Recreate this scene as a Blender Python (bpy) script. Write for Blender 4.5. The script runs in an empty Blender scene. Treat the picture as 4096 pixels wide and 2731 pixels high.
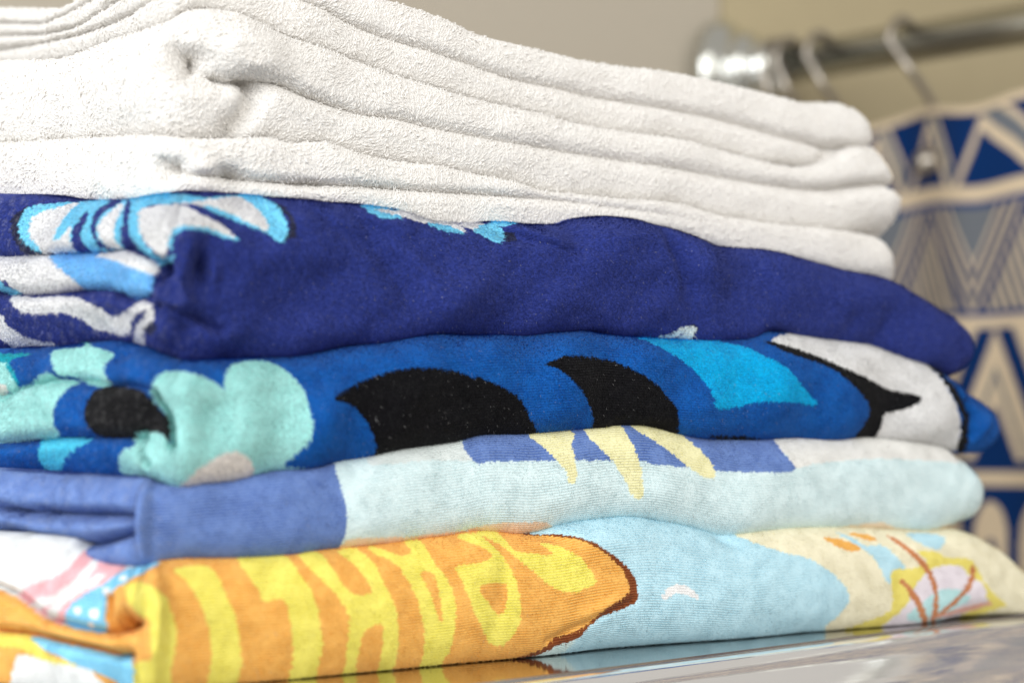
import bpy, math
import numpy as np
from mathutils import Vector, Matrix

S = bpy.context.scene
COL = S.collection
rng = np.random.default_rng(7)

# ------------------------------------------------------------------ camera, light, exposure
F, CX, HY = 5689.0, 2048.0, 1811.0      # focal length, centre column and horizon row, in photograph pixels
cam_d = bpy.data.cameras.new('camera')
cam = bpy.data.objects.new('camera', cam_d)
COL.objects.link(cam)
cam.location = (0, 0, 0)
cam.rotation_euler = (math.radians(90), 0, 0)
cam_d.sensor_width = 36
cam_d.lens = 50
cam_d.shift_y = 0.1088
cam_d.clip_start = 0.02
cam_d.clip_end = 30
cam_d.dof.use_dof = True
cam_d.dof.focus_distance = 0.592
cam_d.dof.aperture_fstop = 3.9
S.camera = cam

wd = bpy.data.worlds.new('World')
S.world = wd
wd.use_nodes = True
bg = wd.node_tree.nodes['Background']
bg.inputs[0].default_value = (1.0, 0.95, 0.88, 1)
bg.inputs[1].default_value = 0.42


def area(name, loc, target, sx, sy, watts, color):
    l = bpy.data.lights.new(name, 'AREA')
    l.shape = 'RECTANGLE'
    l.size, l.size_y = sx, sy
    l.energy = watts
    l.color = color
    o = bpy.data.objects.new(name, l)
    COL.objects.link(o)
    o.location = loc
    o.rotation_euler = (Vector(target) - Vector(loc)).to_track_quat('-Z', 'Y').to_euler()
    return o


area('window_light', (-1.10, -0.62, 0.52), (0, 0.6, 0.1), 1.3, 1.3, 22, (0.94, 0.97, 1.0))
area('fill_light', (0.55, -0.9, 0.75), (0.05, 0.6, 0.05), 2.0, 1.3, 20, (1.0, 0.985, 0.955))  # added soft fill from behind the camera, not a lamp of the room

S.view_settings.view_transform = 'Standard'
S.view_settings.look = 'None'
S.view_settings.exposure = 0.24
S.view_settings.gamma = 1
S.render.engine = 'CYCLES'
S.cycles.use_denoising = True
S.cycles.max_bounces = 10
S.cycles.diffuse_bounces = 8

# ------------------------------------------------------------------ helpers
LIT = 0.75      # how bright a white diffuser comes out in the shaded room: photograph tone -> base colour


def lin(c):
    c = np.asarray(c, float) / 255.0
    return np.where(c <= 0.04045, c / 12.92, ((c + 0.055) / 1.055) ** 2.4)


def tone(r, g, b, k=1.0):
    return np.minimum(lin((r, g, b)) / LIT * k, 0.86)


def tag(o, label=None, cat=None, group=None, kind=None):
    if label: o['label'] = label
    if cat: o['category'] = cat
    if group: o['group'] = group
    if kind: o['kind'] = kind
    return o


def empty(name, loc=(0, 0, 0)):
    o = bpy.data.objects.new(name, None)
    o.empty_display_size = 0.02
    COL.objects.link(o)
    o.location = loc
    return o


def mesh_np(name, V, faces_list, N=None, C=None, UV=None, mat=None, parent=None, smooth=True, mat2=None):
    """V (n,3); faces_list: list of (m,k) index arrays."""
    me = bpy.data.meshes.new(name)
    V = np.asarray(V, np.float32)
    me.vertices.add(len(V))
    me.vertices.foreach_set('co', V.ravel())
    loops = np.concatenate([f.ravel() for f in faces_list]).astype(np.int32)
    tot = np.concatenate([np.full(len(f), f.shape[1], np.int32) for f in faces_list])
    start = np.concatenate([[0], np.cumsum(tot)[:-1]]).astype(np.int32)
    me.loops.add(len(loops))
    me.loops.foreach_set('vertex_index', loops)
    me.polygons.add(len(tot))
    me.polygons.foreach_set('loop_start', start)
    me.polygons.foreach_set('loop_total', tot)
    me.polygons.foreach_set('use_smooth', np.full(len(tot), smooth))
    me.update(calc_edges=True)
    if UV is not None:
        uvl = me.uv_layers.new(name='cloth')
        uvl.data.foreach_set('uv', np.asarray(UV, np.float32)[loops].ravel())
    if C is not None:
        a = me.attributes.new('dye', 'FLOAT_COLOR', 'POINT')
        c4 = np.ones((len(V), 4), np.float32)
        c4[:, :3] = C
        a.data.foreach_set('color', c4.ravel())
    if N is not None:
        me.normals_split_custom_set_from_vertices(np.asarray(N, np.float32).tolist())
    o = bpy.data.objects.new(name, me)
    COL.objects.link(o)
    if mat: me.materials.append(mat)
    if mat2:
        me.materials.append(mat2)
        me.polygons.foreach_set('material_index', np.concatenate([np.full(len(f), k) for k, f in enumerate(faces_list)]).astype(np.int32))
    if parent:
        o.parent = parent
        o.matrix_parent_inverse = Matrix.Translation(-Vector(parent.location))
    return o


def curve(pts):
    """monotone cubic through (q, y) points, flat outside"""
    pts = sorted(pts)
    x = np.array([p[0] for p in pts], float)
    y = np.array([p[1] for p in pts], float)
    h = np.diff(x)
    d = np.diff(y) / h
    m = np.zeros_like(y)
    for i in range(1, len(x) - 1):
        if d[i - 1] * d[i] > 0:
            w1, w2 = 2 * h[i] + h[i - 1], h[i] + 2 * h[i - 1]
            m[i] = (w1 + w2) / (w1 / d[i - 1] + w2 / d[i])
    m[0], m[-1] = d[0], d[-1]

    def f(q):
        q = np.clip(np.asarray(q, float), x[0], x[-1])
        i = np.clip(np.searchsorted(x, q) - 1, 0, len(x) - 2)
        t = (q - x[i]) / h[i]
        return ((2 * t**3 - 3 * t**2 + 1) * y[i] + (t**3 - 2 * t**2 + t) * h[i] * m[i]
                + (-2 * t**3 + 3 * t**2) * y[i + 1] + (t**3 - t**2) * h[i] * m[i + 1])
    return f


def smooth01(a, b, x):
    t = np.clip((x - a) / (b - a), 0, 1)
    return t * t * (3 - 2 * t)


class Noise:
    """smooth pseudo-random field in two variables, about -1..1"""
    def __init__(s, scale, seed, n=14, ax=1.0, ay=1.0):
        r = np.random.default_rng(seed)
        ang = r.uniform(0, 2 * np.pi, n)
        k = 2 * np.pi / scale * r.uniform(0.5, 1.6, n)
        s.kx, s.ky, s.ph = k * np.cos(ang) / ax, k * np.sin(ang) / ay, r.uniform(0, 2 * np.pi, n)
        s.a = 1.4 / math.sqrt(n)

    def __call__(s, x, y):
        o = np.zeros(np.broadcast(x, y).shape)
        for a, b, p in zip(s.kx, s.ky, s.ph):
            o += np.sin(a * x + b * y + p)
        return o * s.a


def hash2(i, j, seed=0):
    v = np.sin(i * 127.1 + j * 311.7 + seed * 74.7) * 43758.5453
    return v - np.floor(v)


# where a traced detail came from: origin and scale of the enlargement it was measured on
REF = {'A': (0, 0, 1.68), 'B': (1300, 0, 1.68), 'C': (2696, 0, 1.68), 'D': (0, 750, 1.68), 'E': (1300, 750, 1.68),
       'F': (2696, 750, 1.68), 'G': (0, 1798, 1.68), 'H': (1300, 1798, 1.68), 'I': (2696, 1798, 1.68),
       'J1': (0, 740, 2.6133), 'J2': (0, 1340, 2.6133), 'J3': (0, 1880, 2.6133), 'J4': (0, 2131, 2.6133),
       'J5': (3196, 1200, 2.6133), 'K1': (900, 1300, 2.24), 'K2': (1900, 1300, 2.24), 'K3': (2900, 1300, 2.24),
       'K4': (500, 2031, 2.24), 'K5': (1500, 2031, 2.24), 'K6': (3046, 2031, 2.24), 'S': (0, 0, 1.0)}


def R(ref, pts):
    ox, oy, s = REF[ref]
    return [(ox + x / s, oy + y / s) for x, y in pts]


def rounded(poly, n=5):
    P = np.array(poly, float)
    p0, p1, p2, p3 = np.roll(P, 1, 0), P, np.roll(P, -1, 0), np.roll(P, -2, 0)
    out = []
    for k in range(n):
        t = k / n
        out.append(0.5 * ((2 * p1) + (p2 - p0) * t + (2 * p0 - 5 * p1 + 4 * p2 - p3) * t**2
                          + (-p0 + 3 * p1 - 3 * p2 + p3) * t**3))
    return np.stack(out, 1).reshape(-1, 2)


def inside(P, x, y):
    r = np.zeros(x.shape, bool)
    bb = (x >= P[:, 0].min()) & (x <= P[:, 0].max()) & (y >= P[:, 1].min()) & (y <= P[:, 1].max())
    if not bb.any():
        return r
    xs, ys = x[bb], y[bb]
    c = np.zeros(xs.shape, bool)
    for (x1, y1), (x2, y2) in zip(P, np.roll(P, -1, 0)):
        if y1 == y2:
            continue
        k = ((y1 > ys) != (y2 > ys))
        c ^= k & (xs < (x2 - x1) * (ys - y1) / (y2 - y1) + x1)
    r[bb] = c
    return r


class Print:
    """a printed design: shapes laid over one another on the cloth"""
    def __init__(s, base, jag=3.6, seed=1):
        s.base, s.jag, s.shapes, s.seed = np.asarray(base), jag, [], seed
        s.n1, s.n2 = Noise(22, seed), Noise(22, seed + 50)

    def add(s, color, *parts, sharp=False):
        pts = []
        for ref, p in parts:
            pts += R(ref, p)
        s.shapes.append((np.array(pts, float) if sharp else rounded(pts), np.asarray(color)))

    def dot(s, color, ref, x, y, r):
        a = np.linspace(0, 2 * np.pi, 14)[:-1]
        s.add(color, (ref, [(x + r * math.cos(t), y + r * math.sin(t)) for t in a]), sharp=True)

    def __call__(s, x, y):
        row, blk = np.floor(y / 8.0), np.floor(x / 30.0)
        jx = x + s.jag * (s.n1(x, y) * 0.7 + (hash2(row, blk, s.seed) - 0.5) * 1.6)
        jy = y + s.jag * s.n2(x, y) * 0.5
        c = np.empty(x.shape + (3,))
        c[:] = s.base
        for P, col in s.shapes:
            c[inside(P, jx, jy)] = col
        return c


# ------------------------------------------------------------------ materials
def new_mat(name):
    m = bpy.data.materials.new(name)
    m.use_nodes = True
    nt = m.node_tree
    return m, nt, nt.nodes['Principled BSDF']


def plain(name, color, rough=0.5, metal=0.0, bump=0.0, scale=60, var=0.0):
    m, nt, b = new_mat(name)
    b.inputs['Base Color'].default_value = (*color, 1)
    b.inputs['Roughness'].default_value = rough
    b.inputs['Metallic'].default_value = metal
    tc = nt.nodes.new('ShaderNodeTexCoord')
    nz = nt.nodes.new('ShaderNodeTexNoise')
    nz.inputs['Scale'].default_value = scale
    nz.inputs['Detail'].default_value = 4
    nt.links.new(tc.outputs['Object'], nz.inputs['Vector'])
    if bump:
        bp = nt.nodes.new('ShaderNodeBump')
        bp.inputs['Strength'].default_value = bump
        bp.inputs['Distance'].default_value = 0.002
        nt.links.new(nz.outputs['Fac'], bp.inputs['Height'])
        nt.links.new(bp.outputs['Normal'], b.inputs['Normal'])
    if var:
        mr = nt.nodes.new('ShaderNodeMapRange')
        mr.inputs[3].default_value, mr.inputs[4].default_value = 1 - var, 1 + var
        nt.links.new(nz.outputs['Fac'], mr.inputs[0])
        mx = nt.nodes.new('ShaderNodeMix')
        mx.data_type = 'RGBA'
        mx.blend_type = 'MULTIPLY'
        mx.inputs[0].default_value = 1
        mx.inputs[6].default_value = (*color, 1)
        nt.links.new(mr.outputs[0], mx.inputs[7])
        nt.links.new(mx.outputs[2], b.inputs['Base Color'])
    return m


def cloth(name, ribs=0.5, rib_mm=0.95, grain=0.5, sheen=0.25, contrast=0.25, fscale=1500, depth=0.0006, groove=0.0):
    m, nt, b = new_mat(name)
    N, L = nt.nodes, nt.links
    at = N.new('ShaderNodeAttribute')
    at.attribute_name = 'dye'
    uv = N.new('ShaderNodeUVMap')
    uv.uv_map = 'cloth'
    sep = N.new('ShaderNodeSeparateXYZ')
    L.new(uv.outputs[0], sep.inputs[0])
    wob = N.new('ShaderNodeTexNoise')
    wob.inputs['Scale'].default_value = 45
    wob.inputs['Detail'].default_value = 2
    L.new(uv.outputs[0], wob.inputs['Vector'])
    # knitted rows: a sine down the cloth, broken up by noise
    a = N.new('ShaderNodeMath'); a.operation = 'MULTIPLY'; a.inputs[1].default_value = 2 * math.pi / (rib_mm / 1000)
    L.new(sep.outputs[1], a.inputs[0])
    w = N.new('ShaderNodeMath'); w.operation = 'MULTIPLY_ADD'; w.inputs[1].default_value = 3.0
    L.new(wob.outputs['Fac'], w.inputs[0]); L.new(a.outputs[0], w.inputs[2])
    s = N.new('ShaderNodeMath'); s.operation = 'SINE'
    L.new(w.outputs[0], s.inputs[0])
    fine = N.new('ShaderNodeTexNoise')
    fine.inputs['Scale'].default_value = fscale
    fine.inputs['Detail'].default_value = 3
    mp = N.new('ShaderNodeMapping')
    mp.inputs['Scale'].default_value = (0.7, 1.0, 1)
    L.new(uv.outputs[0], mp.inputs[0]); L.new(mp.outputs[0], fine.inputs['Vector'])
    fade = N.new('ShaderNodeMapRange')
    fade.inputs[1].default_value, fade.inputs[2].default_value = 0.35, 0.65
    fade.inputs[3].default_value, fade.inputs[4].default_value = 0.15, 1.0
    wob2 = N.new('ShaderNodeTexNoise'); wob2.inputs['Scale'].default_value = 120; wob2.inputs['Detail'].default_value = 4
    L.new(uv.outputs[0], wob2.inputs['Vector']); L.new(wob2.outputs['Fac'], fade.inputs[0])
    sf = N.new('ShaderNodeMath'); sf.operation = 'MULTIPLY'
    L.new(s.outputs[0], sf.inputs[0]); L.new(fade.outputs[0], sf.inputs[1])
    h1 = N.new('ShaderNodeMath'); h1.operation = 'MULTIPLY'; h1.inputs[1].default_value = ribs * 0.5
    L.new(sf.outputs[0], h1.inputs[0])
    h2 = N.new('ShaderNodeMath'); h2.operation = 'MULTIPLY_ADD'; h2.inputs[1].default_value = grain * 2.4
    L.new(fine.outputs['Fac'], h2.inputs[0]); L.new(h1.outputs[0], h2.inputs[2])
    bp = N.new('ShaderNodeBump')
    bp.inputs['Strength'].default_value = 0.8
    bp.inputs['Distance'].default_value = depth
    L.new(h2.outputs[0], bp.inputs['Height'])
    # uneven take-up of the dye
    mr = N.new('ShaderNodeMapRange')
    mr.inputs[1].default_value, mr.inputs[2].default_value = 0.3, 0.7
    mr.inputs[3].default_value, mr.inputs[4].default_value = 1 - contrast, 1 + contrast
    L.new(fine.outputs['Fac'], mr.inputs[0])
    mx = N.new('ShaderNodeMix'); mx.data_type = 'RGBA'; mx.blend_type = 'MULTIPLY'
    mx.inputs[0].default_value = 1
    # the weave between the rows took the dye more deeply
    gv = N.new('ShaderNodeMapRange')
    gv.inputs[1].default_value, gv.inputs[2].default_value = -1.0, 0.1
    gv.inputs[3].default_value, gv.inputs[4].default_value = 1 + groove, 1.0
    L.new(sf.outputs[0], gv.inputs[0])
    pw = N.new('ShaderNodeGamma')
    L.new(at.outputs['Color'], pw.inputs[0]); L.new(gv.outputs[0], pw.inputs[1])
    L.new(pw.outputs[0], mx.inputs[6]); L.new(mr.outputs[0], mx.inputs[7])
    L.new(mx.outputs[2], b.inputs['Base Color'])
    L.new(bp.outputs['Normal'], b.inputs['Normal'])
    b.inputs['Roughness'].default_value = 0.95
    b.inputs['Specular IOR Level'].default_value = 0.1
    b.inputs['Sheen Weight'].default_value = sheen
    b.inputs['Sheen Roughness'].default_value = 0.5
    if name == 'navy_velour':
        b.inputs['Sheen Tint'].default_value = (0.30, 0.36, 1.0, 1)
    return m


M_terry = cloth('white_terry', ribs=0.1, grain=0.3, sheen=0.1, contrast=0.04)
# cotton loops let light through
_nt = M_terry.node_tree
_tr = _nt.nodes.new('ShaderNodeBsdfTranslucent')
_tr.inputs[0].default_value = (0.95, 0.91, 0.86, 1)
_mx = _nt.nodes.new('ShaderNodeMixShader')
_mx.inputs[0].default_value = 0.22
_nt.links.new(_nt.nodes['Principled BSDF'].outputs[0], _mx.inputs[1])
_nt.links.new(_tr.outputs[0], _mx.inputs[2])
_nt.links.new(_mx.outputs[0], _nt.nodes['Material Output'].inputs[0])
M_velour = cloth('printed_velour', ribs=0.8, grain=0.7, sheen=0.05, contrast=0.28, depth=0.0011, groove=0.3, rib_mm=1.1)
M_navy = cloth('navy_velour', ribs=0.25, grain=1.0, sheen=0.18, contrast=0.32, fscale=1000, depth=0.001)
M_flat = cloth('smooth_printed_velour', ribs=1.0, grain=0.22, sheen=0.08, contrast=0.07, depth=0.00045, groove=0.6, rib_mm=1.15)
M_steel = plain('polished_steel', (0.62, 0.62, 0.61), rough=0.10, metal=1.0)
M_chrome = plain('chrome', (0.66, 0.67, 0.63), rough=0.13, metal=1.0)
M_hook = plain('hook_metal', (0.42, 0.38, 0.33), rough=0.3, metal=1.0)
M_wall = plain('wall_paint', tuple(tone(156, 148, 134)), rough=0.8, bump=0.1, scale=120, var=0.03)
M_tile = plain('wall_tile', tuple(tone(156, 144, 115)), rough=0.35, bump=0.03, scale=30, var=0.05)


# ------------------------------------------------------------------ the folded towels
ANG_R = np.array([0.857, 0.514])        # the long side runs away to the right


class Plan:
    """outline of a folded towel seen from above: left side, near corner, long side, far end"""
    def __init__(s, corner, D0, end, left_D0, r=0.016, soft=0.010, dirR=ANG_R):
        s.corner, s.D0, s.end, s.left, s.soft, s.r = corner, D0, end, left_D0, soft, r
        s.dir = np.asarray(dirR, float)
        s.q1 = end - 100 * r / 0.018
        s.q2 = s.q1 + 1.571 * r * F / s.D(s.q1)
        s.q3 = s.q2 + 0.15 * F / s.D(s.q1)

    def D(s, p):
        a = (np.asarray(p, float) - CX) / F
        Xc = (s.corner - CX) / F * s.D0
        k = (a * s.D0 - Xc) / (s.dir[0] - s.dir[1] * a)
        dr = s.D0 + s.dir[1] * k
        dl = s.D0 + (s.left - s.D0) * (s.corner - np.asarray(p, float)) / s.corner
        d = (dr - dl) / s.soft
        return np.where(d > 0, dr, dl) + s.soft * np.log1p(np.exp(-np.abs(d))) - s.soft * 0.6931

    def points(s, q):
        D = s.D(np.minimum(q, s.q1))
        X = (np.minimum(q, s.q1) - CX) / F * D
        P = np.stack([X, D], -1)
        D1 = float(s.D(s.q1))
        e = 2.0
        pa = np.array([(s.q1 - e - CX) / F * s.D(s.q1 - e), s.D(s.q1 - e)])
        pb = np.array([(s.q1 - CX) / F * D1, D1])
        t = (pb - pa) / np.linalg.norm(pb - pa)
        nin = np.array([-t[1], t[0]])
        m = q > s.q1
        th = np.clip((q - s.q1) / (s.q2 - s.q1), 0, 1) * np.pi / 2
        st = np.maximum(q - s.q2, 0) / F * D1
        A = pb + np.outer(np.sin(th), t) * s.r + np.outer(1 - np.cos(th), nin) * s.r + np.outer(st, nin)
        P[m] = A[m]
        return P


def poly_dist(pts, x, y):
    best = np.full(x.shape, 1e9)
    pts = np.array(pts, float)
    for a, b in zip(pts[:-1], pts[1:]):
        ab = b - a
        t = np.clip(((x - a[0]) * ab[0] + (y - a[1]) * ab[1]) / (ab @ ab), 0, 1)
        best = np.minimum(best, np.hypot(x - a[0] - t * ab[0], y - a[1] - t * ab[1]))
    return best


ZS = -0.0838     # height of the shelf top below the lens


def towel(root_name, label, cat, group, plan, top, bot, grooves, dents, folds, paint, mat,
          layer_of, layer_names, bulge=0.8, step=4.0, rough=1.2, pile='velour', count=120000,
          seed=1, floor=None, power=2.6, worn=0.0, speck=0.22, qL=-420):
    top, bot = curve(top), curve(bot)
    q = np.concatenate([np.arange(qL, plan.q2, step), np.linspace(plan.q2, plan.q3, 24)])
    P = plan.points(q)
    T = np.gradient(P, axis=0)
    T /= np.linalg.norm(T, axis=1)[:, None]
    Nin = np.stack([-T[:, 1], T[:, 0]], -1)                      # into the towel
    yt, yb = top(q), bot(q)
    hmax = (yb - yt).max()
    nt_ = int(hmax / step) + 2
    tau = np.linspace(-1, 1, nt_)
    tau = np.sign(tau) * (1 - (1 - np.abs(tau)) ** 1.25)
    QQ = np.repeat(q[:, None], nt_, 1)
    Y = (yt + yb)[:, None] / 2 + tau[None] * (yb - yt)[:, None] / 2
    Dm = P[:, 1]
    half = (yb - yt) / 2 / F * Dm
    endw = smooth01(plan.q1 - 260, plan.q1 + 40, q)
    B = np.minimum(half * (bulge * (1 - endw) + 0.95 * endw), 0.024)[:, None]
    pw = (power * (1 - endw) + 2.0 * endw)[:, None]
    inset = B * (1 - np.power(np.maximum(1 - np.abs(tau)[None] ** pw, 0), 1 / pw))
    # creases between the layers
    for seam, amp, width in grooves:
        sq, am = curve(seam)(QQ), curve(amp)(QQ) / 1000
        d = np.abs(Y - sq) / width
        inset = inset + am * np.where(d < 1, (1 - np.clip(d, 0, 1)) ** 2.6, 0)
    n1, n2, n3 = Noise(420, seed), Noise(150, seed + 9, ax=1.4), Noise(60, seed + 5, ax=1.6)
    inset = inset + (n1(QQ, Y) * 1.1 + n2(QQ, Y) * 0.24 + n3(QQ, Y) * 0.05) * rough / 1000
    # pixel column of every point before the local dents
    for (cx, cy, sx, sy, ang, amp) in dents:
        ca, sa = math.cos(math.radians(ang)), math.sin(math.radians(ang))
        u, v = (QQ - cx) * ca + (Y - cy) * sa, -(QQ - cx) * sa + (Y - cy) * ca
        inset = inset + amp / 1000 * np.exp(-(u / sx) ** 2 - (v / sy) ** 2)
    for pts, width, amp in folds:
        inset = inset + amp / 1000 * np.exp(-(poly_dist(pts, QQ, Y) / width) ** 2)
    inset = np.maximum(inset, -0.006)
    XY = P[:, None, :] + Nin[:, None, :] * inset[..., None]
    Dz = XY[..., 1] - (Dm - plan.D(np.minimum(q, plan.q1)))[:, None]
    Z = (HY - Y) / F * Dz
    if floor is not None:
        Z = np.maximum(Z, floor)
    V = np.concatenate([XY, Z[..., None]], -1)
    # colour by place on the cloth
    PX = CX + F * XY[..., 0] / XY[..., 1]
    PX = np.where(QQ > plan.q1, np.maximum(PX, QQ), PX)
    C = paint(PX, Y)
    if worn:
        wn = Noise(16, seed + 77)(PX, Y) * 0.6 + Noise(45, seed + 78)(PX, Y) * 0.6
        k = (np.clip(wn - 0.35, 0, 1) * worn * (1 - 0.85 * smooth01(480, 900, PX)))[..., None]
        C = C * (1 - k) + (C * 0.5 + 0.28) * k
    # close over the top and underneath towards the middle of the towel
    Cc = np.array([(1900 - CX) / F * (plan.D0 + 0.16), plan.D0 + 0.19])
    fr = np.array([0.06, 0.2, 0.45, 0.75, 0.995])
    ic = int(np.argmin(np.abs(q - 1900)))
    def cap(edge, rows):
        out = []
        for f in rows:
            e = edge.copy()
            e[:, :2] += (Cc - e[:, :2]) * f
            e[:, 2] += (edge[ic, 2] - e[:, 2]) * smooth01(0.04, 0.45, f)
            out.append(e)
        return np.stack(out, 1)
    V = np.concatenate([cap(V[:, 0], fr)[:, ::-1], V, cap(V[:, -1], fr)], 1)
    k = len(fr)
    C = np.concatenate([np.repeat(C[:, :1], k, 1), C, np.repeat(C[:, -1:], k, 1)], 1)
    QF = np.repeat(q[:, None], V.shape[1], 1)
    YF = np.concatenate([np.repeat(Y[:, :1] , k, 1), Y, np.repeat(Y[:, -1:], k, 1)], 1)
    nq, nr = V.shape[:2]
    # normals of the grid
    dq = np.gradient(V, axis=0)
    dr = np.gradient(V, axis=1)
    Nn = np.cross(dr, dq)
    ln = np.linalg.norm(Nn, axis=-1, keepdims=True)
    Nn = Nn / np.maximum(ln, 1e-12)
    if (Nn[nq // 2, nr // 2] @ np.array([0.3, -1, 0])) < 0:
        Nn = -Nn
    # cloth coordinates in metres
    flip = (np.cross(V[1:, 1:] - V[:-1, :-1], V[:-1, 1:] - V[1:, :-1]) * Nn[:-1, :-1]).sum(-1)[nq // 2, nr // 2] < 0
    us = np.concatenate([[0], np.cumsum(np.linalg.norm(np.diff(V[:, nr // 2], axis=0), axis=1))])
    vs = np.concatenate([np.zeros((nq, 1)), np.cumsum(np.linalg.norm(np.diff(V, axis=1), axis=2), 1)], 1)
    vs = vs - vs[:, nr // 2:nr // 2 + 1]
    UV = np.stack([np.repeat(us[:, None], nr, 1), vs], -1)
    idx = np.arange(nq * nr).reshape(nq, nr)
    i2 = np.vstack([idx, idx[:1]])
    quads = np.stack([i2[:-1, :-1], i2[1:, :-1], i2[1:, 1:], i2[:-1, 1:]], -1).reshape(-1, 4)
    if flip:
        quads = quads[:, ::-1].copy()
    lab_v = layer_of(QF, YF).reshape(-1)
    lab_f = lab_v[quads[:, 0]]
    Vf, Nf, Cf, UVf = V.reshape(-1, 3), Nn.reshape(-1, 3), C.reshape(-1, 3), UV.reshape(-1, 2)

    # ---- pile
    r = np.random.default_rng(seed + 300)
    hi = (QF > -60) & (QF < min(4180, plan.q2 + 30)) & (YF > -60) & (YF < 2790)
    hi[:, :k - 1] = False
    hi[:, -(k - 1):] = False
    hi[-1] = False
    cells = np.argwhere(hi[:-1, :-1])
    area_ = np.linalg.norm(np.cross(dq, dr), axis=-1)[cells[:, 0], cells[:, 1]] / (V[cells[:, 0], cells[:, 1], 1] ** 2)
    pr = area_ / area_.sum()
    pick = cells[r.choice(len(cells), count, p=pr)]
    fi, fj = pick[:, 0], pick[:, 1]
    a, b = r.random(count)[:, None], r.random(count)[:, None]
    if pile == 'terry':          # loops are woven in rows
        gq, gr = 2.3, 2.1
        row = np.round((fj + b[:, 0]) / gr)
        x = (np.round((fi + a[:, 0]) / gq + 0.5 * (row % 2)) - 0.5 * (row % 2)) * gq + r.normal(0, 0.38, count)
        y = row * gr + r.normal(0, 0.32, count)
        x, y = np.clip(x, 0, nq - 1.01), np.clip(y, 0, nr - 1.01)
        fi, fj = x.astype(int), y.astype(int)
        a, b = (x - fi)[:, None], (y - fj)[:, None]
    def bil(G):
        return ((G[fi, fj] * (1 - a) + G[fi + 1, fj] * a) * (1 - b)
                + (G[fi, fj + 1] * (1 - a) + G[fi + 1, fj + 1] * a) * b)
    p, n, c, uv = bil(V), bil(Nn), C[fi, fj], UV[fi, fj]
    n /= np.linalg.norm(n, axis=1)[:, None]
    tq = dq[fi, fj]; tq = tq / np.linalg.norm(tq, axis=1)[:, None]
    tt = np.cross(tq, n); tt = tt / np.maximum(np.linalg.norm(tt, axis=1)[:, None], 1e-9)
    tt = np.where(tt[:, 2:3] > 0, -tt, tt)
    lab_s = lab_v[idx[fi, fj]]
    comb = Noise(260, seed + 21)(QF[fi, fj], YF[fi, fj])[:, None]
    comb2 = Noise(180, seed + 22)(QF[fi, fj], YF[fi, fj])[:, None]
    rv = r.normal(size=(count, 3))
    if pile == 'terry':
        L = r.uniform(0.0014, 0.0023, count)[:, None]
        W = r.uniform(0.00030, 0.00045, count)[:, None]
        H = r.uniform(0.00028, 0.00060, count)[:, None]
        H = np.where(r.random(count)[:, None] < 0.07, H * 2.3, H)
        d = tt * (0.75 + 0.35 * comb) + tq * 0.7 * comb2 + rv * 0.30
        d -= n * (d * n).sum(1, keepdims=True)
        d /= np.maximum(np.linalg.norm(d, axis=1)[:, None], 1e-9)
        side = np.cross(d, n)
        rings, nrm = [], []
        for t, w, e in ((0.04, 0.6, -0.7), (0.28, 1.0, -0.15), (0.66, 1.0, 0.25), (0.95, 0.45, 0.9)):
            ctr = p - n * 0.00036 + d * L * (t - 0.3) + n * H * 1.1 * math.sin(math.pi * t)
            T_ = d * L + n * H * math.pi * 0.7 * math.cos(math.pi * t)
            T_ /= np.linalg.norm(T_, axis=1)[:, None]
            up = n - T_ * (n * T_).sum(1, keepdims=True)
            up /= np.linalg.norm(up, axis=1)[:, None]
            for an in (0.22, 1.12, 2.02, 2.92):
                o = side * math.cos(an) + up * math.sin(an)
                rings.append(ctr + o * W * w)
                nrm.append(o + T_ * e * 0.3 + n * 0.3)
        FV = np.stack(rings, 1)
        FN = np.stack(nrm, 1)
        tri = []
        for g in range(3):
            for kk in range(3):
                a0, a1 = g * 4 + kk, g * 4 + kk + 1
                tri += [(a0, a1, a1 + 4), (a0, a1 + 4, a0 + 4)]
        cm = r.uniform(0.94, 1.03, count)[:, None]
    else:
        L = r.uniform(0.0006, 0.0015, count)[:, None]
        W = r.uniform(0.00010, 0.00019, count)[:, None]
        long_ = r.random(count)[:, None] < 0.03
        L = np.where(long_, L * 2.2, L)
        W = np.where(long_, W * 0.6, W)
        d = n * 0.36 + tt * (0.75 + 0.15 * comb) + tq * 0.25 * comb2 + rv * 0.27
        d /= np.linalg.norm(d, axis=1)[:, None]
        side = np.cross(d, n) + rv * 0.15
        side /= np.maximum(np.linalg.norm(side, axis=1)[:, None], 1e-9)
        FV = np.stack([p - side * W - n * 0.0002, p + side * W - n * 0.0002, p + d * L], 1)
        FN = np.repeat((n + rv * 0.18)[:, None], 3, 1)
        tri = [(0, 1, 2)]
        cm = r.uniform(1 - speck, 1 + speck, count)[:, None]
        lint = (r.random(count) < 0.008)[:, None]
        c = np.where(lint, c * 0.4 + 0.25, c)
    nv = FV.shape[1]
    tri = np.array(tri)
    if pile == 'terry':
        g = np.cross(FV[:, 6] - FV[:, 5], FV[:, 10] - FV[:, 5])
        if ((g * FN[:, 5]).sum(-1) < 0).mean() > 0.5:
            tri = tri[:, ::-1].copy()
    else:
        g = np.cross(FV[:, 1] - FV[:, 0], FV[:, 2] - FV[:, 0])
        sw = (g * n).sum(-1) < 0
        FV[sw, 0], FV[sw, 1] = FV[sw, 1].copy(), FV[sw, 0].copy()
    FN /= np.maximum(np.linalg.norm(FN, axis=-1, keepdims=True), 1e-9)
    FC = np.repeat((c * cm)[:, None], nv, 1)
    FU = np.repeat(uv[:, None], nv, 1)
    root = empty(root_name, (float(P[len(q) // 2, 0]), float(P[len(q) // 2, 1] + 0.05), float(Z.min())))
    tag(root, label, cat, group)
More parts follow.
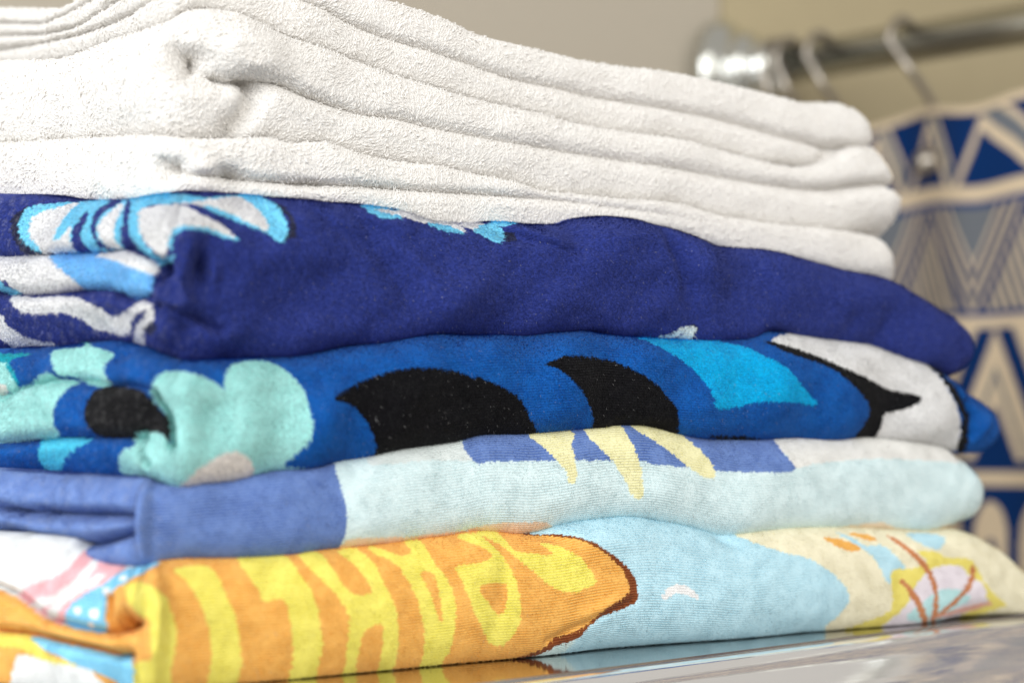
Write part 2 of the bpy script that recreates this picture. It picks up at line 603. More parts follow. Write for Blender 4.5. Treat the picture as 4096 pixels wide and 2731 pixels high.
    for li, nm in enumerate(layer_names):
        fq = quads[lab_f == li]
        if not len(fq):
            continue
        uq, inv = np.unique(fq, return_inverse=True)
        inv = inv.reshape(fq.shape)
        sel = lab_s == li
        ns = int(sel.sum())
        base = len(uq)
        tf = (tri[None] + (np.arange(ns) * nv)[:, None, None] + base).reshape(-1, 3)
        o = mesh_np(nm, np.concatenate([Vf[uq], FV[sel].reshape(-1, 3)]), [inv, tf],
                    np.concatenate([Nf[uq], FN[sel].reshape(-1, 3)]),
                    np.concatenate([Cf[uq], FC[sel].reshape(-1, 3)]),
                    np.concatenate([UVf[uq], FU[sel].reshape(-1, 2)]), mat, root, mat2=None)
    return root


def left_layers(qc, seams):
    """0 = wrap, 1.. = the layers that show on the short side, top to bottom"""
    cs = [curve(s) for s in seams]
    def f(q, y):
        l = np.ones(q.shape, int)
        for c in cs:
            l += (y > c(q))
        return np.where(q < qc, l, 0)
    return f


def right_layers(qc, seams, lseams=()):
    cs = [curve(s) for s in seams]
    ls = [curve(s) for s in lseams]
    def f(q, y):
        l = np.ones(q.shape, int)
        for c in cs:
            l += (y > c(q))
        m = np.zeros(q.shape, int)
        for i, c in enumerate(ls):
            m = np.where(y > c(q), m, m)
        return np.where(q > qc, l, 0)
    return f


WHITE = np.array([0.92, 0.905, 0.88])
white_print = lambda x, y: np.broadcast_to(WHITE, x.shape + (3,)).copy()

# ---------------- curves measured on the photograph
seam1 = [(700, -190), (900, -75), (1150, -20), (1300, 36), (1419, 101), (1598, 167), (1776, 220), (1895, 262), (2074, 321), (2252, 357), (2371, 387), (2550, 417), (2696, 440), (2875, 476), (3053, 524), (3232, 571), (3363, 595), (3446, 590)]
seam2r = [(952, 48), (1071, 101), (1190, 155), (1300, 190), (1419, 238), (1598, 304), (1717, 339), (1895, 393), (2074, 435), (2252, 476), (2312, 494), (2550, 536), (2700, 554), (2875, 595), (3053, 643), (3180, 668)]
seam3 = [(700, 300), (850, 318), (923, 333), (1000, 322), (1101, 333), (1250, 393), (1389, 440), (1479, 464), (1598, 476), (1687, 500), (1895, 542), (2014, 565), (2193, 595), (2371, 625), (2700, 672), (2892, 708), (3113, 744), (3291, 762), (3470, 744), (3560, 735)]
seam4 = [(760, 558), (850, 560), (1071, 554), (1190, 577), (1300, 571), (1400, 600), (1479, 625), (1598, 649), (1776, 667), (1925, 702), (2074, 732), (2193, 768), (2312, 780), (2490, 798), (2700, 815), (2934, 875), (3172, 905), (3410, 929), (3541, 946)]
seam5 = [(600, 700), (684, 690), (800, 700), (935, 715), (1100, 730), (1190, 738), (1400, 744), (1657, 762), (1836, 772), (2200, 800), (2600, 850), (3100, 930)]
seam_d = [(-420, 300), (0, 247), (178, 241), (327, 196), (417, 161), (565, 113), (655, 77), (714, 48), (800, 26)]
seam_e = [(-420, 590), (0, 574), (238, 560), (417, 551), (595, 548)]
seam_a = [(-420, 150), (0, 92), (149, 95), (238, 60), (357, 0), (500, -60)]
seam_b = [(-420, 200), (0, 143), (149, 137), (268, 113), (417, 30), (500, -20)]
seam_c = [(-420, 250), (0, 196), (149, 173), (298, 137), (476, 71), (595, 0)]
white_top = [(-420, 40), (0, 36), (208, 39), (286, 0), (400, -80), (700, -190), (1100, -130), (1400, -50), (1550, 0), (1657, 30), (1806, 83), (1925, 140), (2074, 179), (2193, 208), (2312, 238), (2461, 262), (2696, 290), (2934, 339), (3113, 381), (3230, 412), (3300, 424), (3345, 416), (3382, 414), (3440, 436)]
navy_top = [(-420, 770), (0, 780), (119, 797), (238, 803), (357, 797), (476, 776), (595, 768), (893, 768), (1190, 792), (1300, 800), (1400, 809), (1479, 815), (1657, 839), (1836, 889), (1955, 893), (2074, 888), (2193, 899), (2312, 899), (2401, 875), (2520, 866), (2609, 875), (2700, 894), (2845, 946), (2958, 985), (3113, 996), (3291, 1036), (3470, 1083), (3589, 1107), (3708, 1165), (3790, 1212), (3850, 1245), (3950, 1262)]
navy_bot = [(-420, 1420), (0, 1411), (119, 1405), (202, 1396), (333, 1380), (429, 1399), (536, 1435), (631, 1458), (774, 1464), (923, 1458), (1190, 1446), (1300, 1433), (1419, 1411), (1598, 1387), (1746, 1362), (1836, 1353), (1955, 1363), (2133, 1357), (2342, 1348), (2401, 1342), (2490, 1357), (2696, 1375), (2875, 1378), (3050, 1369), (3142, 1340), (3291, 1357), (3410, 1375), (3529, 1393), (3648, 1435), (3738, 1470), (3797, 1492), (3860, 1500), (3950, 1496)]
royal_bot = [(-420, 1880), (0, 1905), (149, 1917), (357, 1926), (506, 1931), (595, 1948), (714, 1962), (833, 1941), (1012, 1917), (1190, 1887), (1333, 1866), (1479, 1846), (1600, 1812), (1717, 1795), (1840, 1775), (1985, 1745), (2145, 1737), (2365, 1720), (2500, 1710), (2600, 1712), (2700, 1726), (2845, 1750), (2990, 1765), (3150, 1767), (3400, 1762), (3550, 1755), (3720, 1762), (3830, 1782), (3920, 1806), (4000, 1800), (4070, 1790)]
light_bot = [(-420, 2140), (0, 2155), (89, 2152), (196, 2165), (238, 2209), (333, 2256), (417, 2274), (506, 2280), (595, 2268), (650, 2253), (714, 2243), (893, 2238), (1042, 2238), (1190, 2230), (1300, 2212), (1479, 2191), (1627, 2176), (1836, 2155), (1955, 2133), (2044, 2137), (2133, 2147), (2205, 2137), (2371, 2096), (2490, 2081), (2580, 2075), (2696, 2094), (2815, 2119), (2982, 2155), (3113, 2137), (3232, 2125), (3410, 2122), (3589, 2131), (3767, 2143), (3830, 2128), (3900, 2080)]
orange_bot = [(-420, 2780), (0, 2800), (600, 2790), (1000, 2750), (1300, 2727), (1449, 2709), (1717, 2685), (1895, 2664), (2014, 2649), (2163, 2631), (2282, 2625), (2490, 2590), (2696, 2572), (2994, 2552), (3113, 2530), (3291, 2506), (3440, 2497), (3702, 2481), (3797, 2462), (3886, 2440), (3946, 2434), (4200, 2420)]
orange_bot = [(x, y + 10 + 18 * (x > 3000)) for x, y in orange_bot]


def shifted(c, d):
    return [(x, y + d) for x, y in c]


# ---------------- white terry towels
WG = 'white terry towels on the pile'
T_top = white_top
T_bot = [p for p in seam_d] + [(p[0], p[1]) for p in seam2r if p[0] < 3100] + [(3200, 655), (3290, 655), (3363, 632), (3440, 596)]
towel('folded_towel', 'topmost white terry towel with thin loose layers on its left side', 'towel', WG,
      Plan(640, 0.551, 3540, 0.70, r=0.017), T_top, shifted(T_bot, 6),
      [(seam1, [(800, 0), (1000, 5), (2000, 4.4), (3200, 5.5), (3363, 7), (3440, 3)], 60),
       (seam_a, [(0, 6), (420, 6), (560, 0)], 26), (seam_b, [(0, 6), (440, 6), (600, 0)], 26),
       (seam_c, [(0, 7), (500, 6), (650, 0)], 32)],
      [(3330, 640, 50, 50, 0, 5)],
      [],
      white_print, M_terry,
      lambda q, y: np.where(q > 700, 1 + (y > curve(seam1)(q)), np.where(y < curve(seam_a)(q), 3, np.where(y < curve(seam_b)(q), 4, np.where(y < curve(seam_c)(q), 5, 0)))),
      ['outer_wrap', 'fold_layer', 'fold_layer', 'loose_layer', 'loose_layer', 'loose_layer'],
      pile='terry', count=62000, seed=11, rough=0.35, bulge=0.5, power=3.2)

E_top = seam_d[:-1] + [(830, 34)] + [p for p in seam2r if p[0] < 3100] + [(3200, 672), (3290, 666), (3363, 640), (3430, 600), (3488, 577), (3530, 577)]
E_bot = seam_e + seam4
towel('folded_towel', 'middle white terry towel, its fat near corner pinched into a deep dimple', 'towel', WG,
      Plan(660, 0.546, 3665, 0.625, r=0.019), E_top, shifted(E_bot, 5),
      [(seam3, [(800, 0), (900, 8), (1100, 8.5), (1500, 5), (2600, 4.5), (3200, 6), (3480, 10), (3600, 10)], 70)],
      [(758, 264, 78, 62, 0, 15), (690, 205, 40, 60, 20, 4), (600, 330, 170, 150, 0, -4),
       (990, 210, 150, 90, 20, -8), (1010, 345, 60, 28, 18, 8), (1010, 400, 42, 75, 25, 6), (935, 500, 60, 65, 30, 4), (3720, 650, 130, 60, 0, 4)],
      [([(755, 285), (810, 315), (880, 325)], 34, 3.5), ([(1000, 340), (1010, 430), (940, 540)], 34, 3)],
      white_print, M_terry, right_layers(860, [seam3]), ['outer_wrap', 'fold_layer', 'fold_layer'],
      pile='terry', count=78000, seed=12, rough=0.35, bulge=0.5, power=3.2)

towel('folded_towel', 'lowest white terry towel, resting on the dark blue towel', 'towel', WG,
      Plan(650, 0.540, 3640, 0.62, r=0.019), seam_e + seam4, shifted(navy_top, 26),
      [(seam5, [(640, 0), (760, 6), (1000, 6), (1900, 5), (2500, 2), (2900, 0)], 50)],
      [(690, 672, 54, 36, 0, 11), (935, 700, 60, 30, 20, 8), (810, 680, 70, 40, 0, -3), (1250, 735, 90, 18, 5, 3)],
      [([(640, 640), (650, 720)], 18, 3)],
      white_print, M_terry, right_layers(640, [seam5]), ['outer_wrap', 'fold_layer', 'fold_layer'],
      pile='terry', count=64000, seed=13, rough=0.35, bulge=0.5, power=3.0)

# ---------------- dark blue towel with white and cyan waves
n_seam1 = [(-420, 1030), (0, 1024), (167, 1018), (357, 1009), (494, 994), (595, 1036), (655, 1065)]
n_seam2 = [(-420, 1170), (0, 1176), (119, 1178), (298, 1163), (417, 1160), (470, 1180), (536, 1192), (610, 1185)]
NAVY = np.array([0.024, 0.039, 0.212])
CY, LB, WH, DK = tone(105, 184, 228), tone(98, 162, 222), np.array([0.8, 0.8, 0.79]), np.array([0.02, 0.022, 0.045])
pn = Print(NAVY, seed=3)
pn.add(DK, ('J1', [(290, 230), (170, 300), (115, 380), (125, 520), (170, 620), (260, 710), (400, 730), (560, 705), (320, 600), (230, 450)]))
pn.add(CY, ('J1', [(240, 280), (340, 215), (560, 190), (900, 170), (1200, 150), (1360, 110), (1340, 560), (1290, 660), (900, 690), (500, 705), (330, 660), (220, 560), (200, 420)]))
pn.add(WH, ('J1', [(310, 440), (340, 340), (440, 280), (600, 240), (760, 180), (830, 190), (740, 270), (650, 380), (590, 480), (560, 560), (610, 560), (690, 480), (720, 430), (740, 480), (720, 560), (760, 640), (800, 680), (600, 700), (440, 700), (370, 600), (320, 540)]))
pn.add(NAVY, ('J1', [(850, 330), (910, 270), (905, 380), (850, 480), (850, 580), (940, 690), (800, 690), (750, 620), (750, 520), (770, 430), (820, 380)]))
pn.add(NAVY, ('J1', [(1340, 105), (1200, 150), (1010, 270), (960, 380), (945, 480), (1000, 600), (1060, 650), (1240, 675), (1100, 620), (1025, 560), (1005, 470), (1025, 370), (1085, 290), (1260, 180)]))
pn.add(WH, ('J1', [(1270, 190), (1290, 250), (1230, 350), (1190, 480), (1200, 560), (1260, 650), (1150, 640), (1060, 580), (1020, 470), (1040, 390), (1120, 300)]))
pn.add(CY, ('J1', [(1370, 160), (1480, 90), (1700, 90), (2000, 110), (2300, 160), (2300, 190), (2000, 180), (1750, 200), (1550, 220), (1480, 330), (1460, 480), (1520, 620), (1640, 720), (1760, 740), (1830, 730), (1790, 800), (1680, 840), (1560, 740), (1440, 640), (1360, 520), (1330, 380)]))
pn.add(NAVY, ('J1', [(1340, 150), (1300, 260), (1275, 420), (1265, 540), (1285, 650), (1400, 720), (1540, 790), (1660, 840), (1560, 740), (1440, 640), (1365, 520), (1340, 380), (1370, 200)]))
pn.add(CY, ('J1', [(2500, 580), (2352, 550), (2150, 485), (1980, 460), (1860, 495), (1805, 580), (1800, 680), (1740, 600), (1780, 480), (1880, 400), (2050, 400), (2250, 430), (2400, 490)]))
pn.add(WH, ('J1', [(1480, 250), (1600, 225), (1760, 200), (1950, 225), (2100, 300), (2300, 400), (2460, 545), (2352, 520), (2200, 455), (2000, 430), (1880, 430), (1800, 490), (1760, 600), (1755, 690), (1700, 760), (1640, 700), (1530, 600), (1460, 480), (1450, 350)]))
pn.add(DK, ('D', [(1760, 90), (1900, 160), (1945, 260), (1900, 350), (1930, 350), (1990, 320), (1970, 200), (1880, 110)]))
pn.add(CY, ('D', [(1560, 50), (1720, 55), (1860, 120), (1925, 230), (1925, 310), (1880, 370), (1800, 310), (1690, 265), (1500, 190), (1350, 125), (1280, 90)]))
pn.add(WH, ('D', [(1150, 105), (1300, 95), (1560, 60), (1660, 90), (1780, 200), (1795, 285), (1680, 240), (1550, 175), (1400, 125)]))
pn.add(CY, ('E', [(240, 110), (420, 140), (560, 175), (490, 205), (380, 205), (300, 165)]))
pn.add(WH, ('E', [(330, 145), (560, 165), (720, 200), (860, 230), (935, 300), (700, 250), (500, 190)]))
pn.add(CY, ('E', [(690, 240), (820, 255), (930, 305), (800, 295)]))
pn.add(WH, ('E', [(870, 225), (1050, 240), (1110, 290), (1000, 290)]))
pn.add(CY, ('E', [(1000, 285), (1100, 240), (1195, 285), (1205, 340), (1160, 370), (1080, 335)]))
pn.add(DK, ('E', [(1205, 300), (1270, 310), (1285, 350), (1215, 365)]))
pn.add(CY, ('E', [(1100, 225), (1320, 220), (1200, 262)]))
pn.add(DK, ('K2', [(1950, -10), (2000, 20), (1960, 120), (1900, 165), (1930, 100)]))
pn.add(tone(200, 212, 225), ('K2', [(1600, 130), (1750, 70), (1860, 15), (1960, 8), (1978, 40), (1930, 130), (1850, 165), (1770, 160), (1870, 75), (1750, 130), (1650, 158)]))
pn.add(WH, ('J1', [(-900, 760), (0, 750), (280, 725), (545, 735), (620, 860), (760, 980), (900, 1070), (600, 1115), (280, 1140), (100, 1060), (0, 990), (-900, 900)]))
pn.add(LB, ('J1', [(540, 735), (900, 695), (1060, 695), (1250, 685), (1420, 740), (1640, 850), (1600, 960), (1580, 1100), (1450, 1200), (1330, 1130), (1200, 1090), (900, 1085), (760, 980), (620, 860)]))
pn.add(WH, ('J1', [(1010, 745), (1100, 700), (1290, 675), (1450, 730), (1660, 840), (1620, 935), (1480, 895), (1300, 825), (1150, 775)]))
pn.add(CY, ('J1', [(-200, 990), (0, 1000), (60, 1060), (220, 1120), (120, 1155), (0, 1100), (-200, 1060)]))
pn.add(WH, ('J1', [(100, 1190), (200, 1150), (330, 1175), (600, 1160), (800, 1175), (950, 1230), (1050, 1290), (1130, 1350), (1220, 1365), (1300, 1320), (1400, 1250), (1500, 1205), (1580, 1235), (1610, 1330), (1600, 1420), (1530, 1440), (1510, 1500), (1500, 1600), (1540, 1700), (1480, 1740), (1400, 1640), (1380, 1540), (1300, 1560), (1150, 1540), (1000, 1500), (850, 1400), (700, 1350), (560, 1330), (380, 1340), (200, 1310)]))
pn.add(NAVY, ('J1', [(1425, 1345), (1525, 1305), (1490, 1380), (1420, 1460), (1400, 1580), (1365, 1520), (1375, 1430)]))
pn.add(DK, ('J1', [(1520, 1460), (1590, 1420), (1640, 1470), (1600, 1550), (1520, 1530)]))
pn.add(WH, ('J1', [(-300, 1250), (0, 1350), (60, 1450), (200, 1550), (300, 1590), (450, 1630), (560, 1640), (530, 1700), (400, 1722), (230, 1728), (130, 1700), (0, 1600), (-300, 1400)]))
pn.add(WH, ('J2', [(1600, 215), (1660, 210), (1715, 260), (1700, 305), (1640, 285)]))
towel('folded_towel', 'dark blue towel with white and cyan wave print and a crumpled near corner', 'towel', 'printed beach towels in the pile',
      Plan(650, 0.507, 3950, 0.57, r=0.018), navy_top, shifted(navy_bot, 6),
      [(n_seam1, [(0, 7), (480, 8), (640, 7), (720, 0)], 62), (n_seam2, [(0, 7), (450, 7), (590, 6), (650, 0)], 62)],
      [(660, 1075, 42, 36, 0, 12), (722, 1070, 40, 120, 8, -9), (800, 1075, 24, 66, 10, 6), (850, 1120, 26, 90, 0, -2.5),
       (720, 1200, 90, 60, 30, -8), (650, 1330, 55, 60, 0, -4), (900, 1330, 90, 45, 0, -2.5), (760, 950, 60, 70, 0, -4),
       (1400, 930, 160, 30, 35, 2), (1700, 1050, 70, 240, -30, -3.5), (1560, 1050, 50, 200, -30, 3), (2230, 960, 120, 30, 25, -3), (2080, 935, 60, 26, 20, 4),
       (2520, 930, 160, 60, 0, -4), (2330, 950, 60, 60, 30, 2.5), (2735, 1050, 34, 170, -14, 6.5), (2850, 1100, 70, 180, -14, -3.5),
       (3050, 1100, 45, 160, -25, 2), (3560, 1300, 30, 90, 20, 1.8), (3420, 1290, 34, 90, 20, 1.5), (2450, 1340, 60, 20, 0, 5), (3150, 1335, 60, 22, 0, 5)],
      [([(640, 1215), (760, 1255), (890, 1320)], 20, 4.5), ([(620, 1130), (690, 1090)], 18, 4),
       ([(2040, 950), (2180, 970), (2330, 1010)], 20, 2), ([(1500, 900), (1650, 970), (1800, 1100)], 30, 1.8)],
      pn, M_navy, left_layers(600, [n_seam1, n_seam2]), ['outer_wrap', 'fold_layer', 'fold_layer', 'fold_layer'],
      count=300000, seed=21, rough=1.4, worn=0.25, speck=0.5)

# ---------------- royal blue towel with black fins
r_seam1 = [(-420, 1590), (0, 1575), (31, 1558), (122, 1531), (191, 1516), (318, 1524), (421, 1547), (475, 1541), (574, 1558), (612, 1585)]
r_seam2 = [(-420, 1780), (0, 1767), (153, 1753), (230, 1746), (383, 1746), (536, 1750), (570, 1760)]
ROY, SF, BK = np.array([0.007, 0.115, 0.44]), tone(152, 203, 200), np.array([0.006, 0.006, 0.008])
PK = tone(215, 205, 200)
pr_ = Print(ROY, seed=4)
pr_.add(tone(20, 150, 165), ('J2', [(-600, 150), (0, 190), (200, 190), (330, 200), (120, 260), (150, 400), (200, 520), (80, 570), (0, 520), (-600, 560)]))
pr_.add(SF, ('J2', [(-600, 250), (0, 280), (80, 380), (170, 530), (60, 580), (-600, 600)]))
pr_.add(SF, ('J2', [(540, 190), (600, 150), (850, 125), (930, 70), (985, 125), (1060, 140), (1195, 205), (1110, 300), (1100, 400), (1155, 525), (1000, 535), (880, 490), (780, 430), (620, 420), (560, 340), (535, 260)]))
pr_.add(SF, ('J2', [(-600, 620), (0, 620), (150, 550), (320, 500), (400, 420), (500, 380), (600, 440), (840, 490), (700, 560), (600, 680), (555, 800), (560, 920), (600, 1050), (350, 1080), (120, 1115), (-600, 1150)]))
pr_.add(PK, ('J2', [(-300, 500), (0, 500), (60, 540), (20, 620), (-300, 640)]))
pr_.add(tone(75, 185, 235), ('J2', [(480, 1070), (750, 1065), (965, 1090), (800, 1170), (700, 1260), (640, 1360), (610, 1500), (520, 1440), (430, 1330), (385, 1240), (425, 1130)]))
pr_.add(SF, ('D', [(1020, 1330), (1080, 1250), (1200, 1230), (1350, 1260), (1450, 1310), (1500, 1345), (1512, 1260), (1560, 1190), (1700, 1160), (1830, 1180), (1950, 1250), (2030, 1350), (2080, 1480), (2100, 1560)]),
        ('K1', [(790, 830), (770, 1000), (660, 1130), (540, 1245), (640, 1270), (800, 1290), (600, 1365), (180, 1420), (0, 1470)]),
        ('G', [(1180, 320), (1000, 290), (880, 240), (800, 130), (790, 60)]),
        ('J2', [(1260, 1400), (1225, 1300), (1290, 1190), (1400, 1155), (1415, 1020), (1560, 995), (1690, 1030), (1795, 1130), (1775, 960), (1760, 870), (1640, 720), (1575, 600)]))
pr_.add(PK, ('G', [(1170, 290), (1300, 150), (1450, 50), (1560, 8), (1640, 25), (1695, 80), (1700, 150), (1670, 215), (1600, 260), (1400, 300)]))
pr_.add(BK + 0.006, ('J2', [(885, 760), (920, 660), (1010, 570), (1240, 525), (1480, 575), (1600, 680), (1680, 780), (1765, 870), (1775, 960), (1780, 1110), (1690, 1025), (1560, 1000), (1430, 1015), (1400, 1075), (1150, 1065), (970, 1010), (890, 900)]))
pr_.add(BK, ('K1', [(980, 660), (1150, 535), (1350, 445), (1600, 388), (1850, 378), (2080, 415), (2240, 470)]),
        ('K2', [(30, 460), (180, 520), (350, 610), (450, 730), (520, 870), (545, 1000), (300, 1060), (0, 1110)]),
        ('K1', [(1950, 1180), (1600, 1230), (1360, 1260), (1350, 1080), (1310, 930), (1200, 790), (1100, 700)]))
pr_.add(BK, ('K2', [(630, 350), (760, 290), (850, 268), (1050, 283), (1300, 340), (1480, 430), (1620, 520), (1740, 650), (1815, 780), (1815, 980), (1600, 1000), (1350, 1000), (1030, 1010), (1060, 860), (1020, 700), (930, 560), (850, 470), (740, 390)]))
pr_.add(tone(0, 160, 215), ('K2', [(1450, 110), (1650, 110), (1900, 120), (2352, 120)]), ('F', [(300, 1030), (480, 1070), (600, 1128), (720, 1182), (800, 1250), (870, 1340), (965, 1455), (800, 1440), (560, 1438), (430, 1472), (290, 1478)]), ('K2', [(2130, 625), (2080, 540), (1980, 420), (1850, 310), (1700, 220), (1560, 150)]))
pr_.add(tone(222, 217, 212), ('J5', [(-284, 410), (0, 330), (400, 400), (900, 500), (1300, 640), (1410, 740), (1500, 840), (1600, 1000), (1665, 1150), (1690, 1300), (1680, 1440), (1640, 1560), (1400, 1560), (780, 1560), (860, 1300), (890, 1190), (1050, 1150), (1240, 1080), (1270, 1010), (1150, 970), (950, 940), (800, 860), (550, 740), (300, 640), (100, 560), (-100, 490)]))
pr_.add(BK, ('J5', [(-360, 425), (-250, 440), (0, 515), (150, 570), (350, 650), (600, 760), (800, 855), (950, 935), (1150, 970), (1275, 1010), (1240, 1080), (1050, 1150), (895, 1190), (865, 1300), (780, 1450), (700, 1560), (480, 1560), (640, 1360), (710, 1250), (745, 1150), (700, 1040), (620, 940), (500, 830), (350, 720), (150, 640), (0, 590), (-250, 490)]))
pr_.add(BK, ('J5', [(1280, 640), (1430, 750), (1550, 900), (1650, 1080), (1710, 1250), (1695, 1400), (1650, 1560), (1745, 1560), (1775, 1280), (1735, 1120), (1650, 950), (1560, 830), (1480, 740), (1380, 650)]))
pr_.add(BK, ('K2', [(2100, 985), (2352, 990)]), ('K3', [(150, 985), (390, 1035), (200, 1080), (0, 1080)]), ('K2', [(2200, 1030)]))
towel('folded_towel', 'royal blue towel with black fin shapes and a white eye shape at its far end', 'towel', 'printed beach towels in the pile',
      Plan(655, 0.502, 4070, 0.555, r=0.018), shifted(navy_bot, -22)[:-2] + [(3830, 1492), (3900, 1534), (3960, 1580), (4070, 1625)], shifted(royal_bot, 6),
      [(r_seam1, [(0, 7), (520, 7), (640, 0)], 62), (r_seam2, [(0, 7), (500, 7), (590, 0)], 62)],
      [(600, 1650, 60, 50, 0, 3), (760, 1560, 110, 60, 0, -3), (570, 1850, 70, 60, 0, -5), (740, 1780, 70, 120, 0, -3),
       (3890, 1640, 14, 70, 25, 5), (3940, 1700, 20, 50, 20, -3), (3890, 1500, 60, 30, 30, -2), (420, 1420, 30, 26, 0, 4)],
      [([(600, 1575), (660, 1660), (683, 1720), (690, 1780)], 20, 9), ([(548, 1725), (540, 1790), (590, 1850)], 16, 5),
       ([(2500, 1690), (2700, 1710)], 20, 2), ([(3850, 1560), (3905, 1660), (3895, 1740)], 16, 3.5)],
      pr_, M_velour, left_layers(585, [r_seam1, r_seam2]), ['outer_wrap', 'fold_layer', 'fold_layer', 'fold_layer'],
      count=280000, seed=31, rough=1.1, worn=0.14, speck=0.36)

# ---------------- pale blue towel with periwinkle border
l_seam1 = [(-420, 2020), (0, 2034), (60, 2042), (149, 2046), (298, 2054), (446, 2056), (510, 2066), (550, 2070)]
l_seam2 = [(-420, 2140), (0, 2120), (60, 2130), (220, 2158), (327, 2173), (446, 2149), (530, 2122), (550, 2118)]
PERI, PALE = tone(100, 124, 174), tone(192, 208, 213)
pl = Print(PALE, seed=5, jag=3.2)
pl.add(tone(204, 204, 201), ('K3', [(300, 980), (1000, 960), (1900, 980), (2260, 1120), (2330, 1230), (1800, 1212), (1300, 1195), (800, 1240), (620, 1280), (540, 1150)]))
pl.add(tone(196, 203, 202), ('H', [(420, -30), (900, -60), (980, 10), (1000, 70), (700, 70), (300, 100)]))
pl.add(PERI, ('K2', [(-110, 1010), (200, 900), (500, 900), (1000, 880), (1600, 880), (2352, 940)]), ('K3', [(400, 1000), (540, 1165), (625, 1300), (300, 1315), (0, 1305)]), ('K2', [(2100, 1290), (1600, 1245), (1480, 1212), (900, 1210), (200, 1218), (0, 1228)]))
YC = tone(226, 207, 168)
pl.add(YC, ('K2', [(470, 950), (850, 940), (872, 1100), (900, 1250), (908, 1395), (840, 1405), (820, 1310), (720, 1200), (620, 1100)]))
pl.add(YC, ('K2', [(960, 900), (1200, 880), (1310, 900), (1400, 1050), (1460, 1180), (1490, 1300), (1502, 1530), (1420, 1535), (1340, 1380), (1220, 1200), (1100, 1080)]))
pl.add(YC, ('K2', [(1400, 890), (1780, 930), (1920, 1040), (2050, 1150), (2120, 1240), (2150, 1360), (2050, 1355), (1900, 1260), (1750, 1130), (1580, 1020)]))
pl.add(PERI, ('S', [(-700, 1600), (1310, 1800), (1340, 1875), (1365, 1947), (1386, 2036), (1383, 2131), (1350, 2215), (1320, 2300), (-700, 2500)]), sharp=True)
pl.add(tone(212, 190, 168), ('H', [(110, 640), (200, 595), (500, 585), (900, 545), (1100, 500), (1450, 485), (1510, 540), (1250, 640), (700, 700), (100, 740)]))
pl.add(tone(214, 196, 176), ('I', [(1100, 530), (1250, 500), (1400, 485), (1500, 522), (1700, 540), (1870, 500), (1880, 600), (1200, 600)]))
towel('folded_towel', 'pale blue towel with periwinkle left end and three cream points near its top', 'towel', 'printed beach towels in the pile',
      Plan(575, 0.498, 4006, 0.535, r=0.020, soft=0.006), shifted(royal_bot, -24)[:-3] + [(3870, 1808), (3920, 1842), (4006, 1880)], shifted(light_bot, 6),
      [(l_seam1, [(0, 9), (500, 11), (535, 11), (560, 0)], 60), (l_seam2, [(0, 9), (480, 11), (535, 12), (560, 0)], 56)],
      [(170, 2120, 70, 40, 0, -4), (215, 2165, 40, 18, 20, 6), (330, 2110, 120, 30, 0, -2), (20, 2040, 40, 20, 20, 5),
       (400, 2240, 120, 50, 10, -3), (572, 2080, 26, 160, 0, -5)],
      [([(180, 2060), (150, 2035)], 16, 3), ([(90, 2150), (200, 2175)], 14, 5)],
      pl, M_flat, left_layers(548, [l_seam1, l_seam2]), ['outer_wrap', 'fold_layer', 'fold_layer', 'fold_layer'],
      count=110000, seed=41, rough=0.45, worn=0.3, speck=0.1)

# ---------------- orange and yellow lettered towel on the shelf
o_seam1 = [(-420, 2240), (0, 2357), (57, 2380), (126, 2426), (184, 2472), (268, 2498), (344, 2517), (421, 2525), (498, 2510), (547, 2495)]
o_seam2 = [(-420, 2500), (0, 2521), (115, 2533), (191, 2552), (306, 2579), (421, 2606), (478, 2617), (530, 2615)]
OR, YE, SKY, CRM = tone(242, 162, 88), tone(246, 201, 102), tone(170, 200, 212), tone(230, 205, 182)
po = Print(CRM, seed=6, jag=3.2)
BR = tone(120, 68, 38)
po.add(SKY, ('K5', [(1300, 100), (1800, 100), (2352, 60)]), ('I', [(180, 500), (480, 600), (700, 678), (900, 728), (1050, 820), (1140, 900), (1178, 1000), (1110, 1110), (1030, 1170), (900, 1290), (0, 1420)]), ('K5', [(1800, 1430), (1000, 1480), (1200, 1300)]))
po.add(tone(192, 222, 234), ('K5', [(1400, 1300), (1580, 1200), (1790, 1170), (1720, 1265), (1580, 1345), (1250, 1400)]))
po.add(BR, ('K5', [(900, 150), (1390, 232), (1600, 233), (1800, 256), (1950, 303), (2100, 393), (2230, 498), (2322, 620), (2352, 740), (2335, 840), (2200, 908), (2040, 965), (1915, 1065), (1810, 1168), (1640, 1222), (1540, 1280), (1300, 1362), (1000, 1440), (500, 1300)]))
po.add(OR, ('S', [(-700, 2900), (-700, 2050), (1500, 2050)]), ('K5', [(1000, 150), (1390, 245), (1600, 248), (1800, 275), (1950, 330), (2085, 422), (2195, 525), (2265, 640), (2285, 740), (2245, 790), (2100, 878), (2005, 950), (1880, 1058), (1790, 1108), (1600, 1158), (1560, 1208), (1490, 1268), (1300, 1330), (1000, 1395), (400, 1560)]), sharp=True)
po.add(YE, ('K4', [(330, 760), (390, 850), (440, 1000), (470, 1150), (440, 1300), (410, 1500), (400, 1700), (60, 1700), (80, 1400), (230, 1350), (230, 1200), (215, 1000), (130, 960), (40, 850), (0, 700), (150, 660)]))
po.add(YE, ('K4', [(440, 550), (700, 510), (830, 600), (880, 720), (940, 850), (1000, 1000), (1030, 1200), (1040, 1400), (960, 1700), (730, 1700), (770, 1400), (760, 1150), (700, 930), (640, 790), (540, 650)]))
po.add(YE, ('K4', [(1000, 440), (1200, 400), (1440, 430), (1560, 580), (1650, 700), (1710, 850), (1750, 1050), (1770, 1200), (1740, 1400), (1660, 1600), (1440, 1620), (1500, 1400), (1500, 1150), (1465, 950), (1435, 830), (1340, 815), (1240, 838), (1190, 720), (1100, 600)]))
